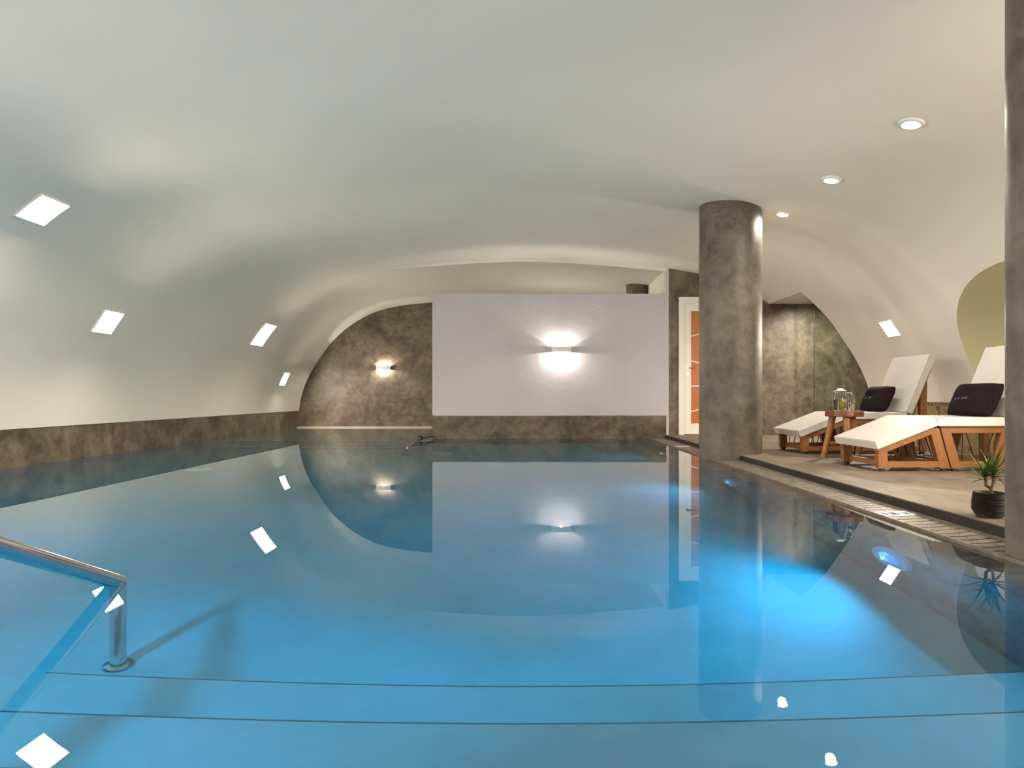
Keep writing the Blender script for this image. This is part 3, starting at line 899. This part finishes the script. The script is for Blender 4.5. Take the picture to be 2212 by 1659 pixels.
# ------------------------------------------------------------------ plants
def leaf(mb, base, az, el, L, w, droop, mi=0):
    k = 9; v = []; f = []
    h = Vector((math.cos(az), math.sin(az), 0)); side = Vector((-math.sin(az), math.cos(az), 0))
    p = Vector(base); a = el
    for i in range(k+1):
        t = i/k
        ww = w*(.55+.45*math.sin(PI*min(1, t*1.6+.1)))*(1-t**2.2)
        d = h*math.cos(a)+Vector((0,0,1))*math.sin(a); nrm = d.cross(side)
        v += [p-side*ww/2, p-nrm*ww*.16, p+side*ww/2]
        p = p+d*(L/k); a -= droop/k
    for i in range(k):
        for j in (0, 1):
            f.append((i*3+j, i*3+j+1, i*3+j+4, i*3+j+3))
    mb.add(v, f, mi)
def potted(loc, label, pot_r, pot_h, leafmat, nl, ll, seedv, stems):
    r = empty('potted_plant', loc); tag(r, label, 'plant')
    pr = []; nrib = 17
    for i in range(nrib*4+1):
        t = i/(nrib*4)
        rr = pot_r*(.66+.34*math.sin(PI*min(1, .08+t*.62))**.8) if t < .8 else pot_r*(1-.10*(t-.8)/.2)
        rr = pot_r*(.70+.30*(1-(1-min(t/.42, 1))**2.2)) * (1-.085*max(0, (t-.45)/.55)**1.6)
        rr += .0019*math.cos(2*PI*i/4)
        pr.append((rr, .002+pot_h*t))
    top = pr[-1][0]
    pr = [(.0001, .0)]+[(pr[0][0]*.9, 0)]+pr+[(top-.004, pot_h+.003), (top-.008, pot_h), (top-.012, pot_h-.02)]
    MB().lathe(pr, 56).build('pot', M['pot'], r, smooth=True, angle=60)
    MB().lathe([(.0001, pot_h-.014),(top-.010, pot_h-.016)], 32).build('soil', M['soil'], r)
    rn = random.Random(seedv)
    for (path, nn) in stems:
        mb = MB(); mb.tube([(a, b, pot_h+c) for a, b, c in path], .0065, 10); mb.build('trunk', M['bark'], r, smooth=True)
        top_ = Vector((path[-1][0], path[-1][1], pot_h+path[-1][2]))
        mb = MB()
        for i in range(nn):
            az = 2.399*i + rn.uniform(-.2, .2); fr = i/nn
            el = 1.35-1.45*fr+rn.uniform(-.12, .12)
            leaf(mb, top_-Vector((0,0,.022*fr)), az, el, ll*rn.uniform(.8, 1.12), .0135*rn.uniform(.85, 1.2), .35+.6*fr*rn.uniform(.3, 1), 1 if (fr > .72 and i % 3 == 0) else 0)
        mb.build('foliage', leafmat, r, smooth=True, fixn=False)
    return r
potted((2.285, 3.345, ZD), 'small spiky dracaena in a ribbed black pot at the deck edge by the near column', .076, .118, [M['leaf'], M['leaf_dry']], 34, .185, 5,
       [([(.012,0,-.01),(.006,0,.02),(-.016,.004,.035),(-.019,.004,.085)], 26), ([(.012,0,-.01),(.010,0,.02),(.017,-.002,.05),(.016,-.002,.095)], 32)])
potted((4.86, 6.42, ZR), 'light green leafy plant in the alcove, mostly hidden behind the near column', .10, .15, [M['leaf_light'], M['leaf_light']], 30, .46, 9,
       [([(0,0,-.01),(0,0,.10),(.01,0,.22)], 34)])

LAB = {'wall_left': ('low taupe cement wall along the left side of the pool', 'wall'), 'wall_back': ('dark mottled cement wall under the far arch', 'wall'),
 'wall_rear': ('plain wall behind the viewpoint', 'wall'), 'wall_right': ('buff rubble stone base below the right vault', 'wall'), 'wall_end': ('taupe cement wall holding the white door', 'wall'),
 'wall_shower': ('thicker cement strip of the shower wall with the mixer', 'wall'), 'wall_niche': ('cement side of the shower niche', 'wall'), 'wall_alcove': ('olive-tinted arched alcove in the right vault', 'alcove'),
 'wall_partition': ('pale lilac-white partition wall with a sconce', 'wall'), 'wall_partition_base': ('dark cement base under the white partition', 'wall'), 'wall_return': ('white return wall behind the partition', 'wall'),
 'trim_corner': ('thin white corner edge beside the dark door wall', 'trim'), 'trim_deck': ('dark riser along the edge of the deck', 'trim'), 'shade_steps': ('thin dark strips painting the shade line along the underwater step edges', 'trim'),
 'floor': ('smooth beige microcement deck under the loungers', 'floor'), 'ceiling': ('white plastered barrel vault over the pool', 'ceiling'), 'ceiling_rear': ('lower white vault behind the arch step', 'ceiling'),
 'ceiling_niche': ('flat white soffit of the shower niche', 'ceiling'), 'pool_floor': ('grey pool floor under blue water', 'pool floor'), 'pool_wall_right': ('grey pool wall and lip below the overflow grate', 'pool wall'),
 'pool_wall_left': ('submerged pool wall on the left side', 'pool wall'), 'pool_steps': ('wide underwater entry steps at the near end', 'steps'), 'pool_steps_rear': ('underwater steps at the far left end', 'steps')}
for k_, (l_, c_) in LAB.items(): tag(bpy.data.objects[k_], l_, c_)
# ------------------------------------------------------------------ world, camera, render look
wd = bpy.data.worlds.new('world'); SC.world = wd; wd.use_nodes = True
wd.node_tree.nodes['Background'].inputs[0].default_value = (0, 0, 0, 1)
wd.node_tree.nodes['Background'].inputs[1].default_value = 0
cam = bpy.data.cameras.new('camera'); co = bpy.data.objects.new('camera', cam); COL.objects.link(co)
co.location = (0, 0, .65); co.rotation_euler = (PI/2, 0, 0)
cam.sensor_fit = 'HORIZONTAL'; cam.sensor_width = 36; cam.lens = 36*1475/2212
cam.shift_x = -(1130-1106)/2212; cam.shift_y = (856-829.5)/2212
cam.clip_start = .02
SC.camera = co
vs_ = SC.view_settings
SC.display_settings.display_device = 'sRGB'
vs_.view_transform = 'Standard'; vs_.look = 'None'; vs_.gamma = 1; vs_.use_curve_mapping = False
vs_.exposure = 0
cy = SC.cycles
cy.use_denoising = True
try: cy.denoiser = 'OPENIMAGEDENOISE'
except Exception: pass
cy.max_bounces = 8; cy.diffuse_bounces = 4; cy.glossy_bounces = 4; cy.transmission_bounces = 8; cy.transparent_max_bounces = 8; cy.volume_bounces = 0
cy.caustics_refractive = True; cy.caustics_reflective = True
cy.sample_clamp_indirect = 6; cy.blur_glossy = .5
cy.use_light_tree = True
cy.use_adaptive_sampling = True; cy.adaptive_threshold = .18; cy.adaptive_min_samples = 16
